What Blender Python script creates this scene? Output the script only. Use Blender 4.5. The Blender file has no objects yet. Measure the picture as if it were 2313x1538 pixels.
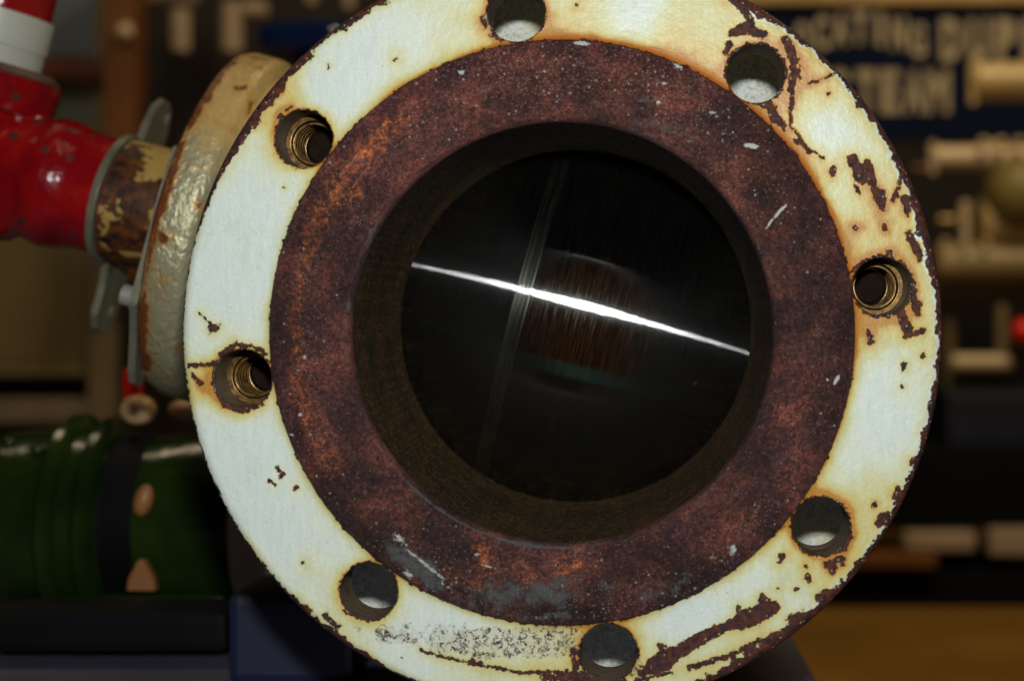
import bpy, bmesh, math, random
import numpy as np
from mathutils import Matrix, Vector

PI = math.pi
sc = bpy.context.scene
COL = sc.collection
rng = random.Random(7)

# ------------------------------------------------------------------ camera
FPX = 3449.0                      # focal length in photo pixels (2313 wide)
CAMX, CAMY, CAMZ = 0.0392, -0.70, 0.0175
VPX, VPY = 1463.0, 665.0
cam_d = bpy.data.cameras.new("camera")
cam = bpy.data.objects.new("camera", cam_d)
COL.objects.link(cam)
cam.location = (CAMX, CAMY, CAMZ)
cam.rotation_euler = (math.radians(90), 0, 0)
cam_d.sensor_width = 36.0
cam_d.lens = 36.0 * FPX / 2313.0
cam_d.shift_x = (1156.5 - VPX) / 2313.0
cam_d.shift_y = (VPY - 769.0) / 2313.0
cam_d.clip_start = 0.01
cam_d.clip_end = 60.0
cam_d.dof.use_dof = True
cam_d.dof.focus_distance = 0.735
cam_d.dof.aperture_fstop = 5.2
sc.camera = cam

# ------------------------------------------------------------------ light
w = bpy.data.worlds.new("World"); sc.world = w; w.use_nodes = True
bg = w.node_tree.nodes["Background"]
bg.inputs[0].default_value = (1.0, 0.80, 0.55, 1); bg.inputs[1].default_value = 0.007

def area(name, loc, target, size, power, color, size_y=None):
    d = bpy.data.lights.new(name, 'AREA'); d.energy = power; d.color = color
    d.shape = 'RECTANGLE'; d.size = size; d.size_y = size_y or size
    o = bpy.data.objects.new(name, d); COL.objects.link(o); o.location = loc
    o.rotation_euler = (Vector(target) - Vector(loc)).to_track_quat('-Z', 'Y').to_euler()
    return o
area("camera_flash", (CAMX + 0.005, CAMY + 0.01, CAMZ + 0.110), (0, 0, 0), 0.040, 5.0, (1.0, 0.985, 0.965), 0.019)
area("hall_lamp", (1.2, 1.6, 2.6), (0.9, 4.0, -0.2), 0.9, 52, (1.0, 0.77, 0.46))
area("hall_lamp_left", (-1.4, 1.4, 2.5), (-1.0, 3.4, 0), 0.9, 17, (1.0, 0.78, 0.50))
area("hall_lamp_near", (0.5, -0.6, 1.9), (0, 0, 0), 0.45, 0.9, (1.0, 0.80, 0.52))
area("teal_glint_lamp", (-0.02, -1.15, -0.50), (0, 0.1, 0), 0.16, 0.022, (0.1, 1.0, 0.72))  # added lamp that puts a faint teal glint on the ball

sc.view_settings.view_transform = 'Standard'
sc.view_settings.look = 'None'
sc.view_settings.exposure = 0.0
sc.view_settings.gamma = 1.0
sc.cycles.max_bounces = 6

# ------------------------------------------------------------------ helpers
def W(px, py, y):
    """world point at depth y (flange face is y = 0) measured at a photo pixel"""
    D = y - CAMY
    return Vector((CAMX + (px - VPX) / FPX * D, y, CAMZ + (VPY - py) / FPX * D))

def lin(r, g, b):
    f = lambda c: (c / 255 / 12.92) if c / 255 <= 0.04045 else ((c / 255 + 0.055) / 1.055) ** 2.4
    return (f(r), f(g), f(b), 1)

class NT:
    def __init__(s, name):
        s.m = bpy.data.materials.new(name); s.m.use_nodes = True
        s.t = s.m.node_tree; s.n = s.t.nodes; s.l = s.t.links
        s.b = s.n["Principled BSDF"]; s.out = s.n["Material Output"]
        s.tc = s.n.new('ShaderNodeTexCoord')
    def obj(s): return s.tc.outputs['Object']
    def setin(s, sock, v):
        if hasattr(v, 'is_linked') or isinstance(v, bpy.types.NodeSocket): s.l.new(v, sock)
        elif v is not None:
            if isinstance(v, tuple) and len(v) == 3 and sock.type == 'RGBA': v = (*v, 1)
            sock.default_value = v
    def math(s, op, a, b=None, c=None, clamp=False):
        n = s.n.new('ShaderNodeMath'); n.operation = op; n.use_clamp = clamp
        s.setin(n.inputs[0], a); s.setin(n.inputs[1], b)
        if c is not None: s.setin(n.inputs[2], c)
        return n.outputs[0]
    def mapping(s, scale=(1, 1, 1), loc=(0, 0, 0), rot=(0, 0, 0), src=None):
        n = s.n.new('ShaderNodeMapping'); s.l.new(src or s.obj(), n.inputs[0])
        n.inputs['Scale'].default_value = scale; n.inputs['Location'].default_value = loc
        n.inputs['Rotation'].default_value = rot
        return n.outputs[0]
    def noise(s, scale, detail=4, rough=.55, dist=0, vec=None, col=False):
        n = s.n.new('ShaderNodeTexNoise'); s.l.new(vec or s.obj(), n.inputs['Vector'])
        n.inputs['Scale'].default_value = scale; n.inputs['Detail'].default_value = detail
        n.inputs['Roughness'].default_value = rough; n.inputs['Distortion'].default_value = dist
        return n.outputs[1] if col else n.outputs[0]
    def voro(s, scale, feature='F1', vec=None, out=0, rand=1.0):
        n = s.n.new('ShaderNodeTexVoronoi'); n.feature = feature
        s.l.new(vec or s.obj(), n.inputs['Vector']); n.inputs['Scale'].default_value = scale
        n.inputs['Randomness'].default_value = rand
        return n.outputs[out]
    def ramp(s, fac, stops, interp='LINEAR'):
        n = s.n.new('ShaderNodeValToRGB'); s.l.new(fac, n.inputs[0]); cr = n.color_ramp
        cr.interpolation = interp
        while len(cr.elements) < len(stops): cr.elements.new(0.5)
        for e, (p, c) in zip(cr.elements, stops):
            e.position = p; e.color = c if isinstance(c, tuple) and len(c) == 4 else (c, c, c, 1)
        return n.outputs[0]
    def sstep(s, v, a, b):
        n = s.n.new('ShaderNodeMapRange'); n.interpolation_type = 'SMOOTHSTEP'
        s.setin(n.inputs[0], v); n.inputs[1].default_value = a; n.inputs[2].default_value = b
        return n.outputs[0]
    def mix(s, f, a, b, mode='MIX'):
        n = s.n.new('ShaderNodeMix'); n.data_type = 'RGBA'; n.blend_type = mode
        s.setin(n.inputs[0], f); s.setin(n.inputs[6], a); s.setin(n.inputs[7], b)
        return n.outputs[2]
    def attr(s, name):
        n = s.n.new('ShaderNodeAttribute'); n.attribute_name = name; return n.outputs['Fac']
    def sep(s, vec=None):
        n = s.n.new('ShaderNodeSeparateXYZ'); s.l.new(vec or s.obj(), n.inputs[0]); return n.outputs
    def bump(s, h, strength=.3, dist=.001, prev=None):
        n = s.n.new('ShaderNodeBump'); s.l.new(h, n.inputs['Height'])
        n.inputs['Strength'].default_value = strength; n.inputs['Distance'].default_value = dist
        if prev: s.l.new(prev, n.inputs['Normal'])
        s.l.new(n.outputs[0], s.b.inputs['Normal']); return n.outputs[0]
    def base(s, c): s.setin(s.b.inputs['Base Color'], c)
    def rough(s, c): s.setin(s.b.inputs['Roughness'], c)
    def metal(s, c): s.setin(s.b.inputs['Metallic'], c)
    def spec(s, c): s.setin(s.b.inputs['Specular IOR Level'], c)

def simple(name, col, rough=.5, metal=0, vary=.25, scale=6, bump=0.0, spec=.5):
    t = NT(name)
    n = t.noise(scale, 5, .6)
    d = tuple(c * (1 - vary) for c in col[:3]) + (1,); u = tuple(min(1, c * (1 + vary)) for c in col[:3]) + (1,)
    t.base(t.ramp(n, [(.3, d), (.7, u)])); t.rough(rough); t.metal(metal); t.spec(spec)
    if bump: t.bump(t.noise(scale * 8, 4), bump, .002)
    return t.m

def link(name, me, mats, parent=None, smooth=True):
    for m in (mats if isinstance(mats, (list, tuple)) else [mats]): me.materials.append(m)
    if smooth: me.polygons.foreach_set('use_smooth', [True] * len(me.polygons))
    o = bpy.data.objects.new(name, me); COL.objects.link(o)
    if parent: o.parent = parent
    return o

def from_bm(name, bm, mats, parent=None, smooth=False):
    bmesh.ops.recalc_face_normals(bm, faces=bm.faces)
    me = bpy.data.meshes.new(name); bm.to_mesh(me); bm.free()
    return link(name, me, mats, parent, smooth)

def empty(name, loc=(0, 0, 0)):
    o = bpy.data.objects.new(name, None); COL.objects.link(o); o.location = loc; o.empty_display_size = .02
    return o

def tag(o, label=None, cat=None, group=None, kind=None):
    if label: o['label'] = label
    if cat: o['category'] = cat
    if group: o['group'] = group
    if kind: o['kind'] = kind
    return o

def place(o, M):
    """M in world space; parents here sit at a plain translation"""
    if o.parent: M = Matrix.Translation(-o.parent.location) @ M
    o.matrix_basis = M
    return o

def lathe_mesh(name, prof, n=96, closed=False, M=None):
    """profile [(h, r)...] turned about local Z"""
    bm = bmesh.new(); rings = []
    for h, r in prof:
        rings.append([bm.verts.new((r * math.cos(2 * PI * i / n), r * math.sin(2 * PI * i / n), h)) for i in range(n)]
                     if r > 1e-7 else [bm.verts.new((0, 0, h))])
    prs = list(zip(rings, rings[1:])) + ([(rings[-1], rings[0])] if closed else [])
    for a, b in prs:
        for i in range(n):
            j = (i + 1) % n
            if len(a) == 1 and len(b) == 1: continue
            if len(a) == 1: bm.faces.new((a[0], b[j], b[i]))
            elif len(b) == 1: bm.faces.new((a[i], a[j], b[0]))
            else: bm.faces.new((a[i], a[j], b[j], b[i]))
    bmesh.ops.recalc_face_normals(bm, faces=bm.faces)
    me = bpy.data.meshes.new(name); bm.to_mesh(me); bm.free()
    return me

def lathe(name, prof, mat, parent=None, M=None, n=96, closed=False, smooth=True, autosmooth=35):
    me = lathe_mesh(name, prof, n, closed)
    o = link(name, me, mat, parent, smooth)
    if smooth and autosmooth:
        sharp_by_angle(me, autosmooth)
    if M is not None: place(o, M)
    return o

def sharp_by_angle(me, deg):
    bm = bmesh.new(); bm.from_mesh(me); lim = math.radians(deg)
    for e in bm.edges:
        if len(e.link_faces) == 2 and e.calc_face_angle(0) > lim: e.smooth = False
    bm.to_mesh(me); bm.free()

def boxm(name, size, mat, parent=None, M=None, bevel=.0, seg=2):
    bm = bmesh.new(); bmesh.ops.create_cube(bm, size=1)
    bmesh.ops.scale(bm, vec=size, verts=bm.verts)
    if bevel: bmesh.ops.bevel(bm, geom=bm.edges[:], offset=bevel, segments=seg, affect='EDGES', profile=.6)
    o = from_bm(name, bm, mat, parent, smooth=False)
    if M is not None: place(o, M)
    return o

def prism(name, pts, h0, h1, mat, parent=None, M=None, bevel=0, holes=()):
    """polygon in local XY extruded from h0 to h1, optional round holes"""
    bm = bmesh.new()
    vs = [bm.verts.new((x, y, h0)) for x, y in pts]
    es = [bm.edges.new((vs[i], vs[(i + 1) % len(vs)])) for i in range(len(vs))]
    for cx, cy, r in holes:
        hv = [bm.verts.new((cx + r * math.cos(2 * PI * k / 24), cy + r * math.sin(2 * PI * k / 24), h0)) for k in range(24)]
        es += [bm.edges.new((hv[i], hv[(i + 1) % 24])) for i in range(24)]
    bmesh.ops.triangle_fill(bm, use_beauty=True, edges=es)
    r = bmesh.ops.extrude_face_region(bm, geom=bm.faces[:])
    for v in r['geom']:
        if isinstance(v, bmesh.types.BMVert): v.co.z = h1
    bmesh.ops.recalc_face_normals(bm, faces=bm.faces)
    if bevel:
        ed = [e for e in bm.edges if len(e.link_faces) == 2 and e.calc_face_angle(0) > .6]
        bmesh.ops.bevel(bm, geom=ed, offset=bevel, segments=2, affect='EDGES')
    o = from_bm(name, bm, mat, parent, smooth=False)
    if M is not None: place(o, M)
    return o

def T(*a): return Matrix.Translation(a if len(a) == 3 else a[0])

# vectorised value noise (periodic nowhere, plane coords in mm)
def vnoise(x, y, seed=0):
    xi = np.floor(x).astype(np.int64); yi = np.floor(y).astype(np.int64)
    fx = x - xi; fy = y - yi; fx = fx * fx * (3 - 2 * fx); fy = fy * fy * (3 - 2 * fy)
    def h(a, b):
        n = (a * 374761393 + b * 668265263 + seed * 1442695041) & 0xffffffff
        n = ((n ^ (n >> 13)) * 1274126177) & 0xffffffff
        return ((n ^ (n >> 16)) & 0xffff) / 65535.0
    return (h(xi, yi) * (1 - fx) + h(xi + 1, yi) * fx) * (1 - fy) + (h(xi, yi + 1) * (1 - fx) + h(xi + 1, yi + 1) * fx) * fy
def fbm(x, y, s, oct=4, seed=0):
    v = 0; a = .5; t = 0
    for k in range(oct):
        v = v + a * vnoise(x / s, y / s, seed + k * 17); t += a; a *= .5; s *= .5
    return v / t

# ------------------------------------------------------------------ materials
def mat_paint():
    t = NT("chipped_white_paint")
    chip = t.attr('chip'); stain = t.attr('stain'); orange = t.attr('orange'); crk = t.attr('crackle')
    rag = t.noise(420, 3, .6)
    blk = t.voro(560, 'F1', out=0)
    c = t.math('ADD', chip, t.math('MULTIPLY', t.math('SUBTRACT', rag, .5), 3.6))
    c = t.math('ADD', c, t.math('MULTIPLY', t.math('SUBTRACT', blk, .45), .9))
    # pinholes
    pin = t.voro(62, 'F1', out=0)
    pinc = t.math('MULTIPLY', t.math('SUBTRACT', .052, pin), 14)
    pnm = t.sstep(t.noise(23, 2), .54, .66)
    c2 = t.math('MAXIMUM', c, t.math('SUBTRACT', t.math('MULTIPLY', pinc, pnm), t.math('ADD', .12, t.math('MULTIPLY', t.math('SUBTRACT', 1, pnm), 1.5))))
    mask = t.sstep(c2, -.10, .10)
    # crackle lines
    wv = t.n.new('ShaderNodeVectorMath'); wv.operation = 'ADD'
    t.l.new(t.obj(), wv.inputs[0])
    sc_ = t.n.new('ShaderNodeVectorMath'); sc_.operation = 'SCALE'; t.l.new(t.noise(380, 3, .6, col=True), sc_.inputs[0]); sc_.inputs['Scale'].default_value = .0062
    t.l.new(sc_.outputs[0], wv.inputs[1])
    rd = t.math('ABSOLUTE', t.math('SUBTRACT', t.noise(185, 3, .6, 1.2, vec=wv.outputs[0]), .5))
    ln = t.math('MULTIPLY', t.sstep(rd, .046, .016), t.sstep(t.noise(300, 2, .5), .40, .50))
    gate = t.sstep(t.math('ADD', crk, t.math('MULTIPLY', t.math('SUBTRACT', t.noise(130, 3, .7), .5), 1.5)), .40, .62)
    crack = t.math('MULTIPLY', ln, gate)
    # paint colour
    n1 = t.noise(24, 6, .68); n2 = t.noise(160, 5, .7)
    st = t.math('ADD', stain, t.math('MULTIPLY', t.math('SUBTRACT', n1, .47), .62))
    st = t.math('ADD', st, t.math('MULTIPLY', t.math('SUBTRACT', n2, .5), .22))
    pc = t.ramp(st, [(0.06, (.62, .72, .67, 1)), (.26, (.64, .71, .57, 1)), (.5, (.60, .61, .32, 1)), (.78, (.58, .46, .14, 1)), (.97, (.46, .22, .035, 1))])
    mot = t.ramp(t.noise(700, 3, .7), [(.3, .90), (.7, 1.04)])
    pc = t.mix(1.0, pc, mot, 'MULTIPLY')
    oc = t.mix(t.noise(120, 3), (.52, .17, .012), (.24, .055, .008))
    pc = t.mix(t.sstep(t.math('ADD', orange, t.math('MULTIPLY', t.math('SUBTRACT', n2, .5), .35)), .30, .88), pc, oc)
    sm1 = t.sstep(t.noise(38, 7, .75, .4), .52, .72)
    pc = t.mix(t.math('MULTIPLY', sm1, .20), pc, (.36, .36, .28))
    br = t.noise(1.0, 5, .7, vec=t.mapping((420, 420, 70), rot=(0, .6, 0)))
    pc = t.mix(1.0, pc, t.ramp(br, [(.3, .91), (.7, 1.04)]), 'MULTIPLY')
    speck = t.math('MULTIPLY', t.sstep(t.voro(210, 'F1', out=0), .10, .045), t.sstep(t.noise(60, 2), .48, .62))
    pc = t.mix(t.math('MULTIPLY', speck, .55), pc, (.10, .12, .09))
    # grey scuffs
    sm = t.mapping((60, 60, 240), rot=(0, .5, 0))
    sc2 = t.sstep(t.noise(1.0, 6, .72, vec=sm), .66, .78)
    pc = t.mix(t.math('MULTIPLY', sc2, .35), pc, (.22, .24, .22))
    rc = t.mix(t.sstep(t.noise(330, 5, .75), .36, .66), (.014, .006, .009), (.11, .030, .013))
    rc = t.mix(t.sstep(t.noise(90, 3), .50, .68), rc, (.026, .012, .020))
    pc = t.mix(t.math('MULTIPLY', gate, .30), pc, (.46, .36, .25)); pc = t.mix(crack, pc, (.045, .022, .022))
    fv = t.voro(640, 'F1', out=0); fc = t.voro(640, 'F1', out=1)
    fl = t.math('MULTIPLY', t.math('LESS_THAN', t.sep(fc)[0], .11), t.sstep(fv, .40, .2))
    rc = t.mix(t.math('MULTIPLY', fl, .75), rc, (.38, .34, .19))
    t.base(t.mix(mask, pc, rc))
    t.rough(t.math('ADD', t.math('MULTIPLY', mask, .38), t.math('ADD', .30, t.math('MULTIPLY', n2, .18))))
    t.spec(.35)
    hgt = t.math('ADD', t.math('MULTIPLY', t.sstep(c2, .25, -.35), 1.0), t.math('MULTIPLY', t.noise(600, 3, .7), .14))
    hgt = t.math('SUBTRACT', hgt, t.math('MULTIPLY', crack, .35))
    b1 = t.bump(hgt, .9, .0008)
    t.bump(t.noise(220, 4, .6), .35, .0008, prev=b1)
    return t.m

def mat_ring():
    t = NT("rusted_machined_steel")
    f1 = t.noise(48, 6, .62); f2 = t.noise(330, 5, .7); f3 = t.noise(900, 3, .7)
    c = t.ramp(f1, [(.30, (.016, .0075, .008, 1)), (.46, (.030, .012, .011, 1)), (.58, (.058, .019, .014, 1)), (.72, (.040, .020, .021, 1))])
    orange = t.attr('orange')
    om = t.sstep(t.math('ADD', orange, t.math('MULTIPLY', t.math('SUBTRACT', f2, .5), 1.9)), .42, .95)
    c = t.mix(t.math('MULTIPLY', om, .85), c, t.mix(f3, (.085, .018, .008), (.26, .080, .020)))
    g = t.ramp(t.noise(620, 4, .85), [(.36, .30), (.5, 1.0), (.66, 2.3)])
    c = t.mix(1.0, c, g, 'MULTIPLY'); c = t.mix(1.0, c, (1.62, 1.66, 1.66), 'MULTIPLY')
    x_, y_, z_ = t.sep(); rad_ = t.math('SQRT', t.math('ADD', t.math('MULTIPLY', x_, x_), t.math('MULTIPLY', z_, z_)))
    cr_ = t.n.new('ShaderNodeCombineXYZ'); t.l.new(rad_, cr_.inputs[0]); t.l.new(t.math('MULTIPLY', t.math('ARCTAN2', z_, x_), .006), cr_.inputs[1])
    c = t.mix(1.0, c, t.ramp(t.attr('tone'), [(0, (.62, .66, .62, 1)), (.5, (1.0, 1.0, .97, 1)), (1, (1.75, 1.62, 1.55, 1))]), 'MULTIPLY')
    turn = t.noise(1500, 3, .7, vec=cr_.outputs[0]); c = t.mix(1.0, c, t.ramp(turn, [(.35, .78), (.65, 1.22)]), 'MULTIPLY')
    c = t.mix(t.sstep(t.math('ADD', rad_, t.math('MULTIPLY', t.noise(60, 3), .004)), .1268, .1290), c, t.mix(1.0, c, (.80, .74, .80), 'MULTIPLY'))
    c = t.mix(t.math('MULTIPLY', t.sstep(t.noise(150, 4, .65), .53, .74), .45), c, (.022, .013, .015))
    grey = t.attr('grey')
    gm = t.sstep(t.math('ADD', grey, t.math('MULTIPLY', t.math('SUBTRACT', t.noise(140, 6, .78), .5), 1.7)), .46, .80)
    c = t.mix(t.math('MULTIPLY', gm, .85), c, t.mix(f2, (.035, .042, .040), (.17, .20, .20)))
    # pale mineral specks, density from attribute
    sp = t.attr('speck')
    v = t.voro(330, 'F1', out=0); vc = t.voro(330, 'F1', out=1)
    pick = t.math('LESS_THAN', t.sep(vc)[0], t.math('MULTIPLY', sp, .62))
    s1 = t.math('MULTIPLY', pick, t.sstep(t.math('ADD', v, t.math('MULTIPLY', t.noise(1300, 2), .25)), .38, .20))
    v2 = t.voro(820, 'F1', out=0); v2c = t.voro(820, 'F1', out=1)
    pick2 = t.math('LESS_THAN', t.sep(v2c)[1], t.math('ADD', .035, t.math('MULTIPLY', sp, .30)))
    s2 = t.math('MULTIPLY', pick2, t.sstep(v2, .36, .16))
    wh = t.attr('white')
    wm = t.sstep(t.math('ADD', wh, t.math('MULTIPLY', t.math('SUBTRACT', t.noise(700, 4, .75), .5), 1.6)), .45, .75)
    c = t.mix(t.math('MULTIPLY', s2, .62), c, (.30, .23, .19))
    c = t.mix(t.math('MULTIPLY', s1, .60), c, (.42, .42, .36))
    c = t.mix(t.math('MULTIPLY', wm, .9), c, (.55, .60, .56))
    t.base(c)
    t.rough(t.ramp(f2, [(.3, .34), (.7, .62)])); t.spec(.36)
    t.metal(t.math('MULTIPLY', gm, .35))
    b = t.bump(t.noise(520, 6, .80), 1.0, .0013)
    t.bump(t.noise(95, 3, .6), .5, .0010, prev=b)
    return t.m

def mat_bore():
    t = NT("dark_rust_bore")
    p = t.mapping((1, 1, 1))
    f = t.noise(300, 5, .75)
    c = t.ramp(t.noise(40, 5, .6), [(.3, (.026, .019, .007, 1)), (.55, (.052, .031, .012, 1)), (.75, (.090, .032, .013, 1))])
    c = t.mix(t.sstep(f, .56, .78), c, (.15, .105, .035))
    v = t.voro(650, 'F1', out=0); vc = t.voro(650, 'F1', out=1)
    s = t.math('MULTIPLY', t.math('LESS_THAN', t.sep(vc)[0], .30), t.sstep(v, .42, .16))
    c = t.mix(1.0, c, t.ramp(t.noise(210, 6, .8), [(.38, .45), (.62, 1.7)]), 'MULTIPLY')
    c = t.mix(t.math('MULTIPLY', s, .8), c, (.34, .26, .10))
    t.base(c); t.rough(.72); t.spec(.08)
    t.bump(t.noise(420, 6, .8), 1.0, .0016)
    return t.m

def mat_ball():
    t = NT("brushed_chrome_ball")
    n = t.n; l = t.l
    tan = n.new('ShaderNodeTangent'); tan.direction_type = 'RADIAL'; tan.axis = 'Z'
    x, y, z = t.sep()
    # turning marks: vary along the stem axis (local Z) only, slowly round it
    comb = n.new('ShaderNodeCombineXYZ'); l.new(z, comb.inputs[2])
    ang = t.math('ARCTAN2', t.math('ADD', y, 0), t.math('ADD', x, 0))
    l.new(t.math('MULTIPLY', ang, .0045), comb.inputs[0])
    fine = t.noise(1100, 5, .85, vec=comb.outputs[0])
    mid = t.noise(420, 4, .7, vec=comb.outputs[0])
    # scuffed band around the ball
    comb2 = n.new('ShaderNodeCombineXYZ'); l.new(z, comb2.inputs[2]); l.new(t.math('MULTIPLY', ang, .03), comb2.inputs[0])
    zz = t.math('ADD', z, t.math('MULTIPLY', t.math('SUBTRACT', t.noise(60, 3, vec=comb2.outputs[0]), .5), .0010))
    band = t.math('MULTIPLY', t.sstep(t.math('ABSOLUTE', t.math('SUBTRACT', zz, .0300)), .0042, .0022), t.math('ADD', .25, t.math('MULTIPLY', t.sstep(mid, .42, .6), .75)))
    edge = t.sstep(t.math('ABSOLUTE', t.math('SUBTRACT', t.math('ABSOLUTE', t.math('SUBTRACT', zz, .0300)), .0036)), .0007, .0002)
    g = n.new('ShaderNodeBsdfAnisotropic'); g.distribution = 'GGX'
    l.new(tan.outputs[0], g.inputs['Tangent'])
    g.inputs['Color'].default_value = (.21, .22, .225, 1)
    g.inputs['Anisotropy'].default_value = .972
    l.new(t.math('ADD', .055, t.math('MULTIPLY', mid, .02)), g.inputs['Roughness'])
    g2 = n.new('ShaderNodeBsdfAnisotropic'); g2.inputs['Roughness'].default_value = .24
    g2.inputs['Anisotropy'].default_value = .72; l.new(tan.outputs[0], g2.inputs['Tangent'])
    g2.inputs['Color'].default_value = (.010, .0118, .0115, 1)
    gs = n.new('ShaderNodeBsdfAnisotropic'); gs.inputs['Roughness'].default_value = .33; gs.inputs['Anisotropy'].default_value = .45
    l.new(tan.outputs[0], gs.inputs['Tangent']); gs.inputs['Color'].default_value = (.22, .23, .19, 1)
    df = n.new('ShaderNodeBsdfDiffuse')
    # brown reflection painted into the ball's colour, two soft lobes between scuff and centre
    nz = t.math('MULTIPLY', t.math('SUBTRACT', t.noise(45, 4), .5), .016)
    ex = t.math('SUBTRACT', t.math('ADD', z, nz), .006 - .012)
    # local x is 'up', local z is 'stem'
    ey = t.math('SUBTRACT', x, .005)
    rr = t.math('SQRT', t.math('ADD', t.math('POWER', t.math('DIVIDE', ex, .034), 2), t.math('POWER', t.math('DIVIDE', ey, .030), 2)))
    brown_refl = t.math('MULTIPLY', t.sstep(rr, 1.35, .55), t.math('LESS_THAN', z, .0262))
    brown_refl = t.math('MULTIPLY', brown_refl, t.math('ADD', .45, t.math('MULTIPLY', t.noise(90, 3, vec=comb2.outputs[0]), .8)))
    brush = t.ramp(fine, [(.40, .15), (.70, 2.6)]); bandc = t.math('MULTIPLY', t.math('ADD', band, edge), .5)
    l.new(t.mix(1.0, t.mix(bandc, t.mix(brown_refl, (.0012, .0018, .0018), (.017, .0065, .0022)), (.014, .015, .012)), brush, 'MULTIPLY'), df.inputs['Color'])
    a1 = n.new('ShaderNodeAddShader'); l.new(g.outputs[0], a1.inputs[0]); l.new(g2.outputs[0], a1.inputs[1])
    a2 = n.new('ShaderNodeAddShader'); l.new(a1.outputs[0], a2.inputs[0]); l.new(df.outputs[0], a2.inputs[1])
    ms = n.new('ShaderNodeMixShader')
    # random nicks
    v = t.voro(75, 'F1', out=0); vc = t.voro(75, 'F1', out=1)
    nick = t.math('MULTIPLY', t.math('LESS_THAN', t.sep(vc)[0], .05), t.sstep(v, .14, .06))
    f = t.math('MULTIPLY', t.math('MAXIMUM', t.math('MAXIMUM', t.math('MULTIPLY', band, .38), t.math('MULTIPLY', edge, .5)), t.math('MAXIMUM', nick, t.math('MULTIPLY', t.sstep(fine, .50, .72), .20))), .75)
    l.new(f, ms.inputs[0]); l.new(a2.outputs[0], ms.inputs[1]); l.new(gs.outputs[0], ms.inputs[2])
    l.new(ms.outputs[0], t.out.inputs[0])
    bp = n.new('ShaderNodeBump'); bp.inputs['Strength'].default_value = .25; bp.inputs['Distance'].default_value = .00006
    l.new(fine, bp.inputs['Height'])
    for q in (g, g2): l.new(bp.outputs[0], q.inputs['Normal'])
    n.remove(t.b)
    return t.m

def mat_holewall():
    t = NT("drilled_hole_wall")
    p = t.mapping((40, 900, 40))
    c = t.ramp(t.noise(1, 4, .6, vec=p), [(.3, (.085, .062, .035, 1)), (.7, (.20, .155, .10, 1))])
    c = t.mix(t.sstep(t.noise(160, 4), .5, .7), c, (.085, .032, .016))
    t.base(c); t.rough(.6)
    t.bump(t.noise(1, 4, .6, vec=p), .5, .0004)
    return t.m

def mat_silver():
    t = NT("aged_silver_paint")
    x, y, z = t.sep()     # local x up, y toward viewer, z along stem
    n1 = t.noise(45, 5, .6); n2 = t.noise(190, 4, .6)
    warm = t.sstep(t.math('ADD', x, t.math('MULTIPLY', t.math('SUBTRACT', n1, .5), .06)), .018, .062)
    c = t.mix(warm, (.42, .41, .25), (.58, .40, .14))
    c = t.mix(t.math('MULTIPLY', t.sstep(n2, .5, .75), .35), c, (.27, .24, .13))
    # rust on the rims
    e1 = t.math('ABSOLUTE', t.math('SUBTRACT', z, .238))
    r1 = t.math('ADD', t.math('MULTIPLY', t.math('SUBTRACT', n1, .52), 3.0), t.math('SUBTRACT', .35, t.math('MULTIPLY', e1, 130)))
    r2 = t.math('SUBTRACT', t.math('MULTIPLY', t.math('SUBTRACT', t.noise(75, 3, .5), .5), 4.2), .72)
    rm = t.sstep(t.math('MAXIMUM', r1, r2), -.05, .12)
    halo = t.sstep(t.math('MAXIMUM', r1, r2), -.65, .1)
    c = t.mix(t.math('MULTIPLY', halo, .7), c, (.50, .25, .04))
    c = t.mix(rm, c, t.mix(n2, (.085, .022, .008), (.24, .07, .012)))
    t.base(c)
    t.metal(t.math('MULTIPLY', t.math('SUBTRACT', 1, rm), t.math('SUBTRACT', .42, t.math('MULTIPLY', warm, .32))))
    t.rough(.40)
    wr = t.n.new('ShaderNodeMapping'); t.l.new(t.obj(), wr.inputs[0]); wr.inputs['Scale'].default_value = (1, 1, 1.6)
    hb = t.noise(150, 3, .55, .8, vec=wr.outputs[0])
    b = t.bump(hb, .75, .0022)
    t.bump(t.noise(520, 3, .6), .4, .0006, prev=b)
    return t.m

def mat_nipple():
    t = NT("rusty_yellowed_nipple")
    n1 = t.noise(60, 4, .55); n2 = t.noise(400, 4, .7)
    x, y, z = t.sep()
    m = t.sstep(t.math('ADD', n1, t.math('MULTIPLY', t.sstep(x, .012, .036), .15)), .58, .62)  # yellow patches, with the light on top painted in as more pale
    rust = t.mix(t.sstep(t.noise(150, 5, .7), .36, .68), (.014, .005, .003), (.15, .045, .006))
    pale = t.mix(t.noise(130, 3), (.50, .36, .10), (.30, .17, .03))
    t.base(t.mix(m, rust, pale)); t.rough(.5)
    t.bump(t.math('ADD', t.math('MULTIPLY', m, .5), t.math('MULTIPLY', n2, .5)), .6, .0008)
    return t.m

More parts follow.
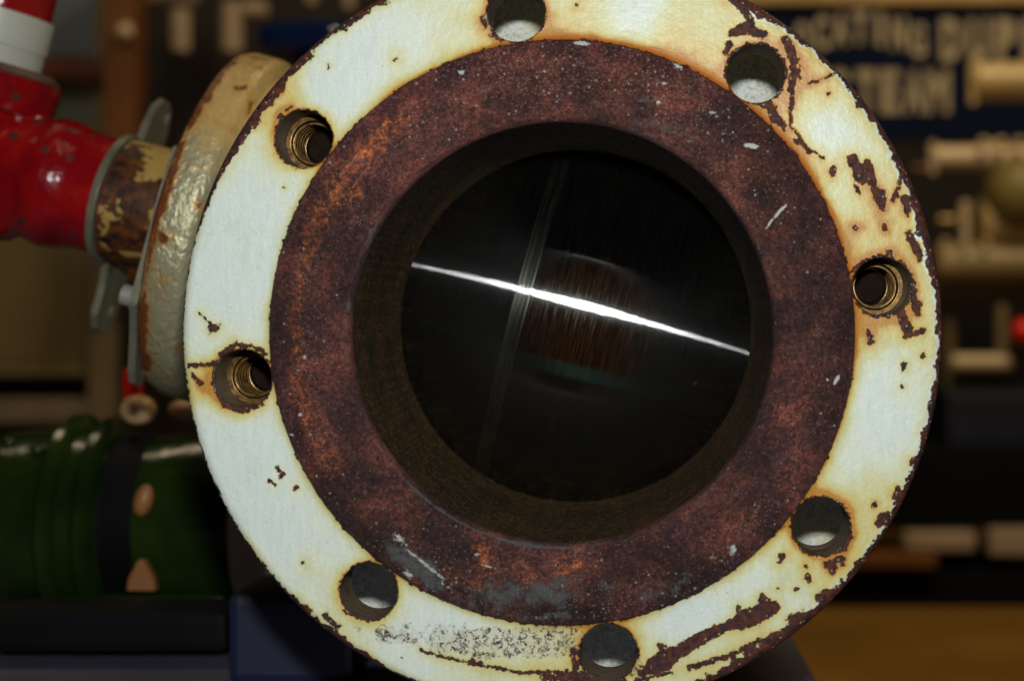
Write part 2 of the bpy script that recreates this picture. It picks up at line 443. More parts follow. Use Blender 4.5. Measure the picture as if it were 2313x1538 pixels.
def mat_red():
    t = NT("glossy_red_enamel")
    n1 = t.noise(26, 4, .6)
    c = t.ramp(n1, [(.3, (.13, .0015, .007, 1)), (.55, (.27, .0035, .006, 1)), (.8, (.40, .014, .009, 1))])
    v = t.voro(62, 'F1', out=0)
    sp = t.sstep(t.math('ADD', v, t.math('MULTIPLY', t.noise(300, 3), .12)), .30, .22)
    sp = t.math('MULTIPLY', sp, t.math('LESS_THAN', t.sep(t.voro(62, 'F1', out=1))[0], .42))
    wear = t.attr('wear')
    wm = t.sstep(t.math('ADD', wear, t.math('MULTIPLY', t.math('SUBTRACT', t.noise(170, 4), .5), 1.3)), .5, .62)
    m = t.math('MAXIMUM', sp, wm)
    c = t.mix(t.math('MULTIPLY', t.sstep(t.noise(70, 5, .7), .56, .72), .55), c, (.09, .003, .008))
    c = t.mix(t.math('MULTIPLY', m, .9), c, (.045, .016, .012))
    t.base(c); t.rough(t.math('ADD', .17, t.math('MULTIPLY', m, .4))); t.spec(.6)
    b = t.bump(t.noise(80, 4, .55), .6, .0018)
    t.bump(t.noise(300, 4, .6), .3, .0006, prev=b)
    return t.m

M_paint = mat_paint(); M_ring = mat_ring(); M_bore = mat_bore(); M_ball = mat_ball(); M_hole = mat_holewall()
M_silver = mat_silver(); M_nip = mat_nipple(); M_red = mat_red()
M_rim = None
def mat_rim():
    t = NT("purple_brown_rusted_rim")
    n1 = t.noise(260, 5, .7); n2 = t.noise(70, 3)
    c = t.mix(n1, (.016, .009, .012), (.060, .027, .022))
    c = t.mix(t.sstep(t.noise(500, 3, .7), .60, .68), c, (.42, .36, .18))
    t.base(c); t.rough(.6); t.bump(n1, .8, .0012); return t.m
M_rim = mat_rim()
M_body = NT("crackled_white_body_paint")
_c = M_body.mix(M_body.sstep(M_body.math('ABSOLUTE', M_body.math('SUBTRACT', M_body.noise(170, 4, .7, 1.2), .5)), .040, .008), (.70, .76, .70), (.35, .36, .30))
M_body.base(M_body.mix(M_body.sstep(M_body.noise(40, 4), .5, .7), _c, (.66, .66, .46))); M_body.rough(.5)
M_body.bump(M_body.noise(300, 4), .9, .002); M_body = M_body.m
M_zinc = simple("dull_zinc_plate", (.26, .26, .18), .34, .5, .25, 60, .15)
M_gold = NT("oily_brown_thread")
M_gold.base(M_gold.ramp(M_gold.noise(220, 5, .7), [(.35, (.035, .016, .005, 1)), (.6, (.22, .125, .03, 1)), (.75, (.40, .26, .08, 1))])); M_gold.metal(.5); M_gold.rough(.30)
_w = M_gold.math('SINE', M_gold.math('MULTIPLY', M_gold.sep()[2], 3600.0)); M_gold.bump(_w, .8, .0006); M_gold = M_gold.m
M_whiteband = simple("off_white_tape", (.50, .52, .44), .38, 0, .06, 40, .05)
M_seat = simple("dark_seat_seal", (.012, .012, .011), .5, 0, .3, 100, .1)

# ------------------------------------------------------------------ the valve
valve = empty("flanged_ball_valve")
tag(valve, "flanged ball valve end with chipped white flange around a rusty ring and dark polished ball", "valve")

R_RF, R_FACE, R_OUT, R_BC, R_H, R_BORE = .1341, .1700, .1750, .1482, .0134, .0965
T_FL = .029
HOLE_A0 = math.radians(98.2)

# marks measured in the photograph: (polyline px, half-width px)
CX, CY, SC = 1270.0, 751.0, 4927.0
def q(px, py): return ((px - CX) / SC * 1000, (CY - py) / SC * 1000)      # mm on the face
marks = [
 ([(1925,362),(1948,402)],[13,15]), ([(1958,368),(1970,412)],[9,10]), ([(1965,405),(1990,452)],[8,13]), ([(1990,440),(1994,472)],[11,6]),
 ([(1880,384),(1882,398)],[8,4]), ([(2032,415),(2020,452)],[5,4]), ([(2046,452),(2050,484)],[11,6]), ([(1932,515)],[6]), ([(2000,508),(1998,518)],[4,3]),
 ([(2054,530),(2080,582)],[8,8]), ([(1934,422),(1941,436)],[5,4]), ([(1872,212)],[4]), ([(1805,150),(1803,160)],[4,2]), ([(1942,236)],[10]),
 ([(2008,572),(2016,600)],[8,14]), ([(2035,600),(2060,640),(2062,680)],[8,9,8]), ([(2070,688),(2072,705)],[12,8]),
 ([(2040,712),(2052,750)],[11,12]), ([(2050,757),(2086,747)],[8,5]), ([(1960,745),(1966,772)],[4,6]), ([(2042,822),(2041,834)],[6,4]), ([(2087,805)],[5]), ([(2037,875)],[3.5]),
 ([(1905,628),(1942,600),(1990,588)],[2,7,8]),
 ([(1672,0),(1690,40),(1700,62)],[12,6,8]), ([(1652,78),(1690,62),(1722,78)],[6,14,10]), ([(1640,118),(1650,98)],[6,6]),
 ([(1775,92),(1795,135),(1790,190),(1788,250)],[9,10,6,4]), ([(1788,250),(1783,292)],[2.5,1.5]), ([(1735,232),(1748,262),(1772,285)],[9,13,7]), ([(1722,236),(1742,240)],[7,9]),
 ([(1796,296),(1812,322),(1828,342)],[2,4,5]), ([(1800,318)],[6]), ([(1845,345),(1860,360)],[0.5,1]),
 ([(1800,158),(1806,175)],[1,1]), ([(1826,190),(1862,178),(1885,165)],[.7,.9,1.2]),
 ([(636,266),(640,275)],[8,5]), ([(742,150)],[4.5]), ([(892,135)],[2.6]), ([(643,252),(660,240)],[1,1]),
 ([(478,742),(492,738)],[12,7]), ([(450,706),(475,732)],[1.6,2]), ([(430,826),(492,820)],[5,6]), ([(433,842),(452,868)],[4,3]),
 ([(628,1056),(636,1072)],[4,7]), ([(608,1088),(620,1094)],[4,5]), ([(668,1102)],[6]), ([(686,1270)],[3.5]), ([(640,424)],[2]),
 ([(735,1392),(765,1415)],[7,5]), ([(700,1420),(860,1530)],[2,3]), 
 ([(950,1468),(1060,1498),(1180,1518),(1300,1517)],[2,4,3,3.5]), ([(1062,1494),(1085,1500)],[6,7]), ([(1230,1530),(1330,1528),(1400,1535)],[8,16,12]), ([(1295,1470),(1300,1510)],[6,8]), ([(1425,1460),(1425,1500)],[5,8]),
 ([(1450,1520),(1500,1490),(1535,1470)],[10,24,15]), ([(1495,1462)],[9]), ([(1535,1470),(1600,1432),(1650,1410)],[16,14,9]), ([(1650,1410),(1690,1395),(1745,1372)],[14,21,17]),
 ([(1667,1373),(1670,1395)],[5,6]), ([(1722,1350),(1740,1368)],[9,11]), ([(1752,1370)],[7]),
 ([(1556,1508),(1640,1482),(1710,1452),(1770,1428)],[5,5,6,9]), ([(1658,1482)],[5]), ([(1440,1536),(1520,1518)],[5,3]),
 ([(1790,1400),(1830,1388)],[15,9]), ([(1852,1350),(1872,1338)],[11,9]), ([(1768,1255),(1760,1268)],[6,4]), ([(1826,1305),(1829,1311)],[6,5]), ([(1822,1281)],[5]),
 ([(1880,1288),(1885,1276)],[8,6]), ([(1905,1240),(1922,1205)],[7,6]), ([(1903,1275)],[3]), ([(1975,1140)],[8]), ([(1757,1328)],[3.2]), ([(1800,1330)],[4]),
 ([(1902,1152)],[4]), ([(1900,1262),(1870,1275)],[7,8]),
 ([(2060,1042)],[9]), ([(2026,1118),(2030,1105)],[12,8]), ([(2000,1168),(1988,1180)],[14,11]),
 ([(1090,40),(1096,60)],[4,3]), ([(1110,80),(1130,92)],[5,4]), ([(1302,12)],[3]), ([(1160,-36),(1100,-10)],[2,3]),
 ([(495,885),(510,915),(548,926),(590,908)],[5,7,9,6]), ([(488,850),(492,880)],[8,6]), ([(500,800),(535,778),(570,782),(600,800)],[5,6,5,4]),
 ([(878,1370),(886,1350)],[4,5]), ([(772,1376),(815,1394),(850,1392)],[3,4,3]), ([(892,1318),(893,1330)],[3,2]),
]
holes = [(R_BC * 1000 * math.cos(HOLE_A0 + k * PI / 4), R_BC * 1000 * math.sin(HOLE_A0 + k * PI / 4)) for k in range(8)]

edge_tab = [(-180,.7),(-150,.9),(-140,1.6),(-128,3.2),(-118,1.6),(-105,1.5),(-92,2.4),(-78,1.6),(-68,4.0),(-60,5.2),(-52,4.4),(-45,4.6),(-36,3.0),(-24,3.6),(-14,2.6),(0,3.0),(10,4.0),(18,4.6),(24,3.6),(30,3.2),(40,2.2),(48,2.0),(54,2.8),(62,5.2),(72,2.5),(100,2.6),(110,3.4),(120,3.2),(130,3.2),(140,5.4),(150,4.6),(158,3.2),(164,1.2),(172,.7),(180,.7)]
EA = np.array([a for a, _ in edge_tab], float); EW = np.array([b for _, b in edge_tab], float)

def seg_field(X, Z, pts, ws):
    best = np.full(X.shape, -1e3)
    P = [q(*p) for p in pts]; Wd = [wv / SC * 1000 for wv in ws]
    if len(P) == 1: return Wd[0] - np.hypot(X - P[0][0], Z - P[0][1])
    for (a, b, wa, wb) in zip(P, P[1:], Wd, Wd[1:]):
        dx, dz = b[0] - a[0], b[1] - a[1]; L = dx * dx + dz * dz + 1e-9
        t = np.clip(((X - a[0]) * dx + (Z - a[1]) * dz) / L, 0, 1)
        d = np.hypot(X - a[0] - t * dx, Z - a[1] - t * dz)
        best = np.maximum(best, wa + (wb - wa) * t - d)
    return best

def flange_fields(X, Z):
    """all in mm; returns chip, stain, orange, crackle"""
    r = np.hypot(X, Z); a = np.degrees(np.arctan2(Z, X))
    big = np.full(X.shape, -30.0)
    for pts, ws in marks: big = np.maximum(big, seg_field(X, Z, pts, ws))
    big = big + (fbm(X, Z, 2.3, 3, 41) - .52) * 2.0
    lost = np.interp(a, EA, EW)
    jag = (fbm(X, Z, 5.0, 3, 5) - .5) * 6.5 + (fbm(X, Z, 1.6, 2, 9) - .5) * 2.2
    amp = np.clip(lost / 3.2, .25, 1.35)
    edge = r - (R_OUT * 1000 - lost) + jag * amp * .72
    chip = np.maximum(big, edge)
    hd = np.full(X.shape, 1e3)
    hw = [1.2, .35, .35, 1.5, .6, .45, 1.0, 1.1]    # chipping of each hole's lip
    for k, (hx, hz) in enumerate(holes):
        d = np.hypot(X - hx, Z - hz) - R_H * 1000; hd = np.minimum(hd, d)
        if k == 0: lip = .3
        elif k == 7: lip = .8
        elif k == 2: lip = 1.0
        elif k == 6: lip = 1.0
        elif k == 5: lip = .6
        elif k == 4: lip = .4
        elif k == 1: lip = .15
        else: lip = .3
        chip = np.maximum(chip, lip + (fbm(X, Z, 2.4, 3, 31) - .55) * 2.4 - d)
    chip = np.maximum(chip, .15 + (fbm(X, Z, 3.0, 4, 61) - .56) * 2.6 - (r - R_RF * 1000))
    # warm side: upper right and top
    ang = np.radians(a)
    warm = .5 + .5 * np.cos(ang - math.radians(38))
    n = fbm(X, Z, 26, 3, 77); n2 = fbm(X, Z, 11, 3, 88)
    st = .11 + .56 * np.clip(warm - .45, 0, 1) + (n - .5) * .46
    lipw = np.interp(a, [-180, -75, -55, 0, 60, 66, 180], [0, 0, .5, 1, 1, 0, 0])
    st += .40 * np.exp(-np.clip(-chip, 0, 99) / (1.4 + 4.0 * n2))
    st -= .80 * lipw * np.exp(-(np.clip(-edge, 0, 99) / 1.15) ** 2)
    st += .45 * np.exp(-hd / (3.0 + 4.5 * n2))
    ring = r - R_RF * 1000
    st += (.22 + .45 * np.clip(warm - .3, 0, 1)) * np.exp(-ring / (2.0 + 6.5 * warm * n2))
    # specific yellow washes
    for px, py, rad, amt in [(1985,480,85,.26),(2020,690,60,.35),(1770,150,75,.30),(1760,330,60,.22),(640,215,60,.32),(520,870,60,.22),(1900,1270,75,.25),(1700,1440,90,.22),(1560,1500,90,.15),(1130,1480,110,.16),(560,1250,40,.18),(1890,700,55,.20),(1540,60,100,.22),(900,210,110,.22),(1250,1515,70,.25), (450,880,40,.25), (1330,20,80,.12)]:
        qx, qz = q(px, py); rr = rad / SC * 1000
        st += amt * np.exp(-((X - qx) ** 2 + (Z - qz) ** 2) / (rr * rr))
    # clean zones
    for px, py, rad, amt in [(500,600,130,.30),(540,1080,140,.30),(800,190,90,.28),(1990,950,110,.25),(1890,260,55,.22),(1560,1370,90,.22),(950,1370,90,.2),(1440,40,60,.25),(1840,300,60,.25),(1915,460,45,.25),(1430,50,90,.2),(1700,35,40,.2),(2000,820,60,.2)]:
        qx, qz = q(px, py); rr = rad / SC * 1000
        st -= amt * np.exp(-((X - qx) ** 2 + (Z - qz) ** 2) / (rr * rr))
    # orange wash hugging the ring, strong from -20 to 110 degrees
    on = np.interp(a, [-180,-150,-60,-30,-5,15,45,75,95,110,130,160,180], [.20,.12,.10,.40,.85,1.0,1.05,1.0,1.0,.75,.35,.25,.2])
    wd = np.interp(a, [-180,-60,-20,20,50,80,100,120,180], [1.2,1.0,1.6,2.2,3.4,3.6,3.4,1.8,1.2])
    org = on * np.exp(-np.clip(ring, 0, 99) / (wd * (.6 + .8 * n2)) )
    # crackle field at the bottom
    cr = np.full(X.shape, 0.0)
    for px, py, rx, ry, amt in [(1120,1450,170,40,1.0),(1240,1440,90,50,.85),(900,1430,85,34,.62),(1000,1420,80,30,.5),(1330,1490,30,60,.4),(1445,1510,30,25,.7),(1650,1330,40,50,.30),(820,1420,50,30,.35)]:
        qx, qz = q(px, py); k = 1000 / SC
        cr = np.maximum(cr, amt * np.exp(-(((X - qx) / (rx * k)) ** 2 + ((Z - qz) / (ry * k)) ** 2) ** 1.5))
    return chip, st, org, cr

def set_attr(me, name, vals):
    at = me.attributes.new(name, 'FLOAT', 'POINT'); at.data.foreach_set('value', np.asarray(vals, np.float32))

def make_mesh(name, co, faces, midx=None):
    me = bpy.data.meshes.new(name)
    nf = len(faces)
    me.vertices.add(len(co)); me.vertices.foreach_set('co', np.asarray(co, np.float32).ravel())
    me.loops.add(nf * 4); me.loops.foreach_set('vertex_index', np.asarray(faces, np.int32).ravel())
    me.polygons.add(nf); me.polygons.foreach_set('loop_start', np.arange(0, nf * 4, 4, dtype=np.int32))
    if midx is not None: me.polygons.foreach_set('material_index', np.asarray(midx, np.int32))
    me.update(calc_edges=True); me.validate(); return me

def quads_grid(nr, nc, off=0, wrap=True):
    i = np.arange(nr - 1)[:, None]; j = np.arange(nc if wrap else nc - 1)[None, :]
    j2 = (j + 1) % nc
    return np.stack([i * nc + j, i * nc + j2, (i + 1) * nc + j2, (i + 1) * nc + j], -1).reshape(-1, 4) + off

def build_flange():
    cos = []; fcs = []; mi = []; off = 0; at = [[], [], [], []]
    def face_y(r):
        lip = -.0009 * np.exp(-np.clip(r - R_RF, 0, 1) / .0016)
        t = np.clip((r - R_FACE) / (R_OUT - R_FACE), 0, 1)
        return lip + .0042 * (1 - np.sqrt(np.clip(1 - t * t, 0, 1)))
    NS = 440
    for k in range(8):
        th = HOLE_A0 + k * PI / 4
        hx, hz = R_BC * math.cos(th), R_BC * math.sin(th)
        # outline of this eighth of the annulus as a closed loop of points
        half = PI / 8
        A = np.linspace(-half, half, 400)
        out = np.stack([R_OUT * np.cos(th + A), R_OUT * np.sin(th + A)], 1)
        inn = np.stack([R_RF * np.cos(th - A), R_RF * np.sin(th - A)], 1)
        rr = np.linspace(0, 1, 60)
        s1 = np.stack([(R_OUT + (R_RF - R_OUT) * rr) * math.cos(th + half), (R_OUT + (R_RF - R_OUT) * rr) * math.sin(th + half)], 1)
        s2 = np.stack([(R_RF + (R_OUT - R_RF) * rr) * math.cos(th - half), (R_RF + (R_OUT - R_RF) * rr) * math.sin(th - half)], 1)
        loop = np.concatenate([out[:-1], s1[:-1], inn[:-1], s2[:-1]])
        L = np.concatenate([[0], np.cumsum(np.hypot(*(np.roll(loop, -1, 0) - loop).T))])
        lp = np.vstack([loop, loop[:1]])
        # even parameter along the outline but include the corners
        cn = [0, L[399], L[399 + 59], L[399 + 59 + 399]]
        tt = []
        segs = [(0, L[399], 170), (L[399], L[458], 50), (L[458], L[857], 170), (L[857], L[-1], 50)]
        for a0, a1, m in segs: tt += list(np.linspace(a0, a1, m, endpoint=False))
        ox = np.interp(tt, L, lp[:, 0]); oz = np.interp(tt, L, lp[:, 1])
        an = np.arctan2(oz - hz, ox - hx)
        ix = hx + R_H * np.cos(an); iz = hz + R_H * np.sin(an)
        rows = np.linspace(0, 1, 58) ** 1.1
        X = ix[None] * (1 - rows[:, None]) + ox[None] * rows[:, None]
        Z = iz[None] * (1 - rows[:, None]) + oz[None] * rows[:, None]
        r = np.hypot(X, Z); Y = face_y(r)
        hd = np.hypot(X - hx, Z - hz) - R_H
        Y = Y + .0006 * np.clip(1 - hd / .0006, 0, 1)
        f = flange_fields(X * 1000, Z * 1000)
        nr, nc = X.shape
        cos.append(np.stack([X, Y, Z], -1).reshape(-1, 3)); fcs.append(quads_grid(nr, nc, off)); mi.append(np.zeros((nr - 1) * nc, int))
        for s, v in zip(at, f): s.append(v.ravel())
        off += nr * nc
        # hole wall
        ys = np.linspace(.0006, T_FL, 8)
        X = np.repeat(ix[None], 8, 0); Z = np.repeat(iz[None], 8, 0); Y = np.repeat(ys[:, None], nc, 1)
        cos.append(np.stack([X, Y, Z], -1).reshape(-1, 3)); fcs.append(quads_grid(8, nc, off)[:, ::-1]); mi.append(np.full(7 * nc, 1))
        for s in at: s.append(np.zeros(8 * nc) - 5)
        off += 8 * nc
        # back face sector
        st = np.array([0, 1.0]); X = ix[None] * (1 - st[:, None]) + ox[None] * st[:, None]; Z = iz[None] * (1 - st[:, None]) + oz[None] * st[:, None]
        cos.append(np.stack([X, np.full_like(X, T_FL), Z], -1).reshape(-1, 3)); fcs.append(quads_grid(2, nc, off)[:, ::-1]); mi.append(np.full(nc, 2))
        for s in at: s.append(np.zeros(2 * nc) - 5)
        off += 2 * nc
    # rim cylinder
    n = 900; A = np.linspace(0, 2 * PI, n, endpoint=False); ys = np.array([.0042, .009, .014, .02, T_FL])
    R = R_OUT + (fbm(np.cos(A) * 60, np.sin(A) * 60, 6, 3, 3) - .5) * .0010
    for i, y in enumerate(ys):
        Ri = R_OUT if i == 0 else R
        cos.append(np.stack([Ri * np.cos(A), np.full(n, y), Ri * np.sin(A)], -1))
        for s in at: s.append(np.full(n, -5.0))
    fcs.append(quads_grid(5, n, off)); mi.append(np.full(4 * n, 2)); off += 5 * n
    me = make_mesh("flange", np.concatenate(cos), np.concatenate(fcs), np.concatenate(mi))
    for nm, v in zip(('chip', 'stain', 'orange', 'crackle'), at): set_attr(me, nm, np.concatenate(v))
    bm = bmesh.new(); bm.from_mesh(me); bmesh.ops.remove_doubles(bm, verts=bm.verts, dist=1e-5)
    bmesh.ops.recalc_face_normals(bm, faces=bm.faces); bm.to_mesh(me); bm.free()
    o = link("flange", me, [M_paint, M_hole, M_rim], valve)
    sharp_by_angle(me, 40)
    return o
build_flange()

def build_ring():
    n = 1300
    prof = [(R_RF, .0004, 0)] + [(R_RF, -.0008, 0), (R_RF - .0006, -.0019, 0)]
    rs = np.linspace(R_RF - .0014, R_BORE + .0030, 62)
    prof += [(r, -.0022, 0) for r in rs] + [(R_BORE + .0019, -.0019, 0), (R_BORE + .0009, -.0009, 0), (R_BORE + .0002, .0008, 0), (R_BORE, .0030, 0)]
    A = np.linspace(0, 2 * PI, n, endpoint=False)
    R = np.array([p[0] for p in prof])[:, None]; Y = np.array([p[1] for p in prof])[:, None] + 0 * A[None]
    X = R * np.cos(A)[None]; Z = R * np.sin(A)[None]
    Xm, Zm = X * 1000, Z * 1000
    a = np.degrees(np.arctan2(Zm, Xm)); r = np.hypot(Xm, Zm)
    Y = Y + (fbm(Xm, Zm, 9, 3, 4) - .5) * .00035
    k = 1000 / SC
    def blob(lst):
        v = np.zeros_like(Xm)
        for px, py, rx, ry, rot, amt in lst:
            qx, qz = q(px, py); c, s = math.cos(math.radians(rot)), math.sin(math.radians(rot))
            dx = (Xm - qx); dz = (Zm - qz); u = (dx * c + dz * s) / (rx * k); w_ = (-dx * s + dz * c) / (ry * k)
            v = np.maximum(v, amt * np.exp(-(u * u + w_ * w_)))
        return v
    n1 = fbm(Xm, Zm, 9, 4, 55)
    org = .12 + (n1 - .5) * .5
    arc = np.exp(-((r - 123) / 6.5) ** 2) * np.interp(a, [-180, -165, -140, -120, 100, 120, 140, 160, 180], [.75, .75, .60, .1, .05, .25, .55, .75, .75])
    org = org + arc * .60 + blob([(1090,1240,26,55,10,.8),(1300,1275,50,28,0,.6),(840,330,90,40,45,.45),(800,440,60,50,0,.45),(1080,1320,30,14,0,.5),(1790,1180,50,70,-50,.25),(1810,1050,60,90,0,.2),(1690,1160,40,20,40,.3)])
    grey = .04 + blob([(940,1270,130,34,-38,.78),(1180,1340,280,60,6,.66),(1500,1330,140,50,20,.5),(1180,1262,60,40,0,.42),(1230,1390,140,22,4,.5),(1500,290,130,60,-30,.48),(1390,230,180,45,0,.42),(820,520,60,60,0,.35),(780,700,50,90,0,.3),(1650,1100,80,60,40,.3),(1640,1240,50,40,30,.5),(1730,560,60,120,0,.25)])
    spk = .07 + blob([(1250,170,260,60,-5,.95),(1000,230,140,60,25,.35),(1520,200,170,80,-28,.9),(1620,330,110,90,-40,.40),(1700,430,80,80,0,.3),(700,800,40,240,4,.40),(760,430,70,110,35,.40),(830,330,90,50,45,.35),(1400,1350,260,50,10,.40),(1180,1310,170,60,0,.38),(960,1260,110,60,-35,.42),(1700,1190,120,40,50,.22),(1860,900,40,120,0,.15)])
    wht = blob([(1696,331,19,6,-8,1.3),(1315,100,20,6,-4,1.1),(1740,502,3.4,22,-36,1.0),(1764,474,3.4,17,-50,1.2),(1753,488,3.2,14,-45,1.2),(1888,858,5,14,-28,1.2),(1868,856,5,5,0,.9),(1655,1240,14,20,-20,.75),(1612,1255,18,8,0,.5),(960,1270,90,5,-38,.85),(905,1215,30,12,-38,.75),(925,1295,22,10,-40,.8),(1010,1320,60,8,-35,.55),(1045,165,14,8,10,.8),(1230,163,8,6,0,.8),(1300,150,30,6,-10,.5),(1530,150,16,8,-25,.8),(1500,190,10,5,-10,.8),(1450,165,8,8,0,.6),(660,980,7,6,0,.8),(680,935,9,7,0,.7),(1100,1275,30,3,-16,.8),(690,805,6,6,0,.8),(1335,380,1,1,0,.1),(1610,255,14,5,0,.8),(1488,233,8,5,0,.9),(1655,300,6,4,0,.7),(1240,1393,60,8,5,.4),(1180,1380,60,14,5,.35),(1080,1250,8,5,0,.8)])
    # reflection on the bore bevel, painted in as pale grey, lower left and upper left
    eg = 1.25 * np.exp(-((r - (R_BORE * 1000 + 1.7)) / 1.0) ** 2) * np.interp(a, [-180, -150, -130, -90, -75, 120, 135, 150, 180], [.25, .45, .60, .62, .3, .15, .45, .35, .25])
    grey = grey + eg
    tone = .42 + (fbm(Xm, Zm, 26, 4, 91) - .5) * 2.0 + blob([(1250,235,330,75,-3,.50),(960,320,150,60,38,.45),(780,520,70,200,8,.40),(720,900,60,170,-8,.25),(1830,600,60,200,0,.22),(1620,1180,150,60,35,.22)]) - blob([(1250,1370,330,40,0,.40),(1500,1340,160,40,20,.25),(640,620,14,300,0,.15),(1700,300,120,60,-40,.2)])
    me = make_mesh("raised_face", np.stack([X, Y, Z], -1).reshape(-1, 3), quads_grid(len(prof), n))
    set_attr(me, 'tone', np.clip(tone, 0, 1).ravel()); set_attr(me, 'orange', org.ravel()); set_attr(me, 'grey', grey.ravel()); set_attr(me, 'speck', spk.ravel()); set_attr(me, 'white', wht.ravel())
    bm = bmesh.new(); bm.from_mesh(me); bmesh.ops.recalc_face_normals(bm, faces=bm.faces)
    f = min(bm.faces, key=lambda f: f.calc_center_median().y)
    if f.normal.y > 0: bmesh.ops.reverse_faces(bm, faces=bm.faces)
    bm.to_mesh(me); bm.free()
    return link("raised_face", me, M_ring, valve)
build_ring()

YAX = Matrix.Rotation(-PI / 2, 4, 'X')      # local +Z -> world +Y
lathe("bore_wall", [(.0028, R_BORE), (.03, R_BORE), (.06, R_BORE - .0001), (.09, R_BORE), (.118, R_BORE - .0001), (.121, R_BORE - .0006), (.136, R_BORE - .0008)], M_bore, valve, YAX, n=256)
lathe("seat_ring", [(.1335, R_BORE - .0004), (.1362, R_BORE - .0014), (.1372, R_BORE - .0016), (.145, R_BORE + .004), (.1335, R_BORE + .004)], M_seat, valve, YAX, n=200)
# body casting behind the flange
lathe("valve_body", [(T_FL - .001, .1000), (T_FL - .001, .1225), (.060, .1190), (.105, .1200), (.118, .126), (.122, .140), (.1235, .160), (.125, .190), (.130, .1955), (.142, .1955), (.150, .191), (.175, .1885),
                     (.250, .192), (.350, .1885), (.385, .180), (.400, .160), (.420, .125), (.470, .12), (.471, .172), (.500, .172), (.500, .0965), (.2, .175), (.145, .175), (.14, .1010), (T_FL - .001, .1000)],
      M_body, valve, YAX, n=160)

# stem frame: X = up, Y = away from viewer, Z = along stem (left, slightly up)
AL = math.atan2(.0588, .223)
C0 = Vector((0, .25, 0))
a_ = Vector((-math.cos(AL), 0, math.sin(AL))); u_ = Vector((math.sin(AL), 0, math.cos(AL))); v_ = Vector((0, -1, 0))
S = Matrix(((u_.x, -v_.x, a_.x, C0.x), (u_.y, -v_.y, a_.y, C0.y), (u_.z, -v_.z, a_.z, C0.z), (0, 0, 0, 1)))

bmb = bmesh.new(); bmesh.ops.create_uvsphere(bmb, u_segments=192, v_segments=128, radius=.150)
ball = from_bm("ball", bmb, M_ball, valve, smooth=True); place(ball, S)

# bonnet flange (silver) with neck
lathe("bonnet_neck", [(.150, .0), (.150, .078), (.19, .078), (.215, .082)], M_body, valve, S)
lathe("bonnet_flange", [(.199, .0), (.199, .096), (.202, .0995), (.214, .1000), (.2165, .1055), (.219, .1085), (.222, .1094), (.236, .1096), (.2395, .1085), (.2415, .1055), (.2422, .100), (.2422, 0)], M_silver, valve, S, n=220)
lathe("stem_nipple", [(.2424, 0), (.2424, .0385), (.272, .0388), (.297, .0385), (.297, 0)], M_nip, valve, S, n=128)

def plate(name, outline, s0, s1, hole):
    # outline in (u, v)
    pts = [(a, -b) for a, b in outline]; hole = [(a, -b, r) for a, b, r in hole]
    o = prism(name, pts, s0, s1, M_zinc, valve, S, bevel=.0009, holes=hole)
    return o
def arcpts(r, a0, a1, n): return [(r * math.cos(math.radians(a0 + (a1 - a0) * i / (n - 1))), r * math.sin(math.radians(a0 + (a1 - a0) * i / (n - 1)))) for i in range(n)]
# near lever-side plate: round washer with two drilled ears (u up, v to viewer)
o1 = arcpts(.0412, -14, 190, 40)      # near side half circle starts just past straight up
ears_dn = [(-.055, -.0115), (-.074, -.0110), (-.083, -.018), (-.087, -.030), (-.084, -.043), (-.074, -.051), (-.045, -.050)]
ears_up = [(.030, -.052), (.050, -.056), (.061, -.053), (.068, -.045), (.069, -.032), (.064, -.022), (.055, -.016)]
plate("locking_plate", o1 + ears_dn + ears_up, .2985, .3030, [(.0585, -.044, .0036), (-.071, -.034, .0036)])
# far plate lying on the bonnet flange, one drilled ear hanging down
plate("locking_plate", [(.040, .0885), (.010, .0925), (-.020, .0925), (-.052, .0925), (-.070, .079), (-.094, .064), (-.100, .058), (-.103, .047), (-.098, .036), (-.060, .030), (-.045, -.03), (.03, -.04), (.045, .02)], .2428, .2472, [(-.091, .048, .0036)])
M = S @ T(-.052, -.048, .2472)
lathe("spacer_stud", [(0, 0), (0, .0085), (.012, .0085), (.0125, .0078), (.0125, .0062), (.019, .0062), (.019, 0)], simple("pale_zinc_stud", (.52, .52, .47), .35, .5, .1, 50), valve, M, n=40)

# threaded sleeves and nuts in three of the bolt holes
def sleeve(k, rin, off):
    hx, hz = holes[k][0] / 1000, holes[k][1] / 1000
    prof = [(.0, .0132), (.0, rin + .0022), (.0016, rin + .0006)]
    for i in range(9):
        y = .002 + i * .0026; prof += [(y, rin), (y + .0013, rin + .0017)]
    prof += [(.027, rin), (.027, .0132), (.0, .0132)]
    Mx = T(hx + off[0], .0225, hz + off[1]) @ YAX
    o = lathe("threaded_insert", prof, M_gold, valve, Mx, n=64, autosmooth=0, smooth=False)
    return o
sleeve(1, .0092, (0.0, 0.0)); sleeve(2, .0090, (0, 0)); sleeve(6, .0094, (0, 0))
for k in (1, 2, 6):
    hx, hz = holes[k][0] / 1000, holes[k][1] / 1000
    bm = bmesh.new(); bmesh.ops.create_circle(bm, cap_ends=False, segments=6, radius=.0205)
    bm.free()
    rad = .0205
    prism("hex_nut", [(rad * math.cos(i * PI / 3 + .3), rad * math.sin(i * PI / 3 + .3)) for i in range(6)], 0, .018, M_gold, valve, T(hx, T_FL + .0005, hz) @ YAX, bevel=.0008, holes=[(0, 0, .0133)])

M_boltend = simple("dark_brown_bolt_end", (.010, .005, .0025), .8, 0, .4, 200, .3, spec=.1)
for k in (1, 2, 6):
    lathe("bolt_end", [(.0, 0), (.0, .0070), (.0012, .0086), (.022, .0086), (.022, 0)], M_boltend, valve, T(holes[k][0] / 1000, .0430 if k != 2 else .0455, holes[k][1] / 1000) @ YAX, n=48)

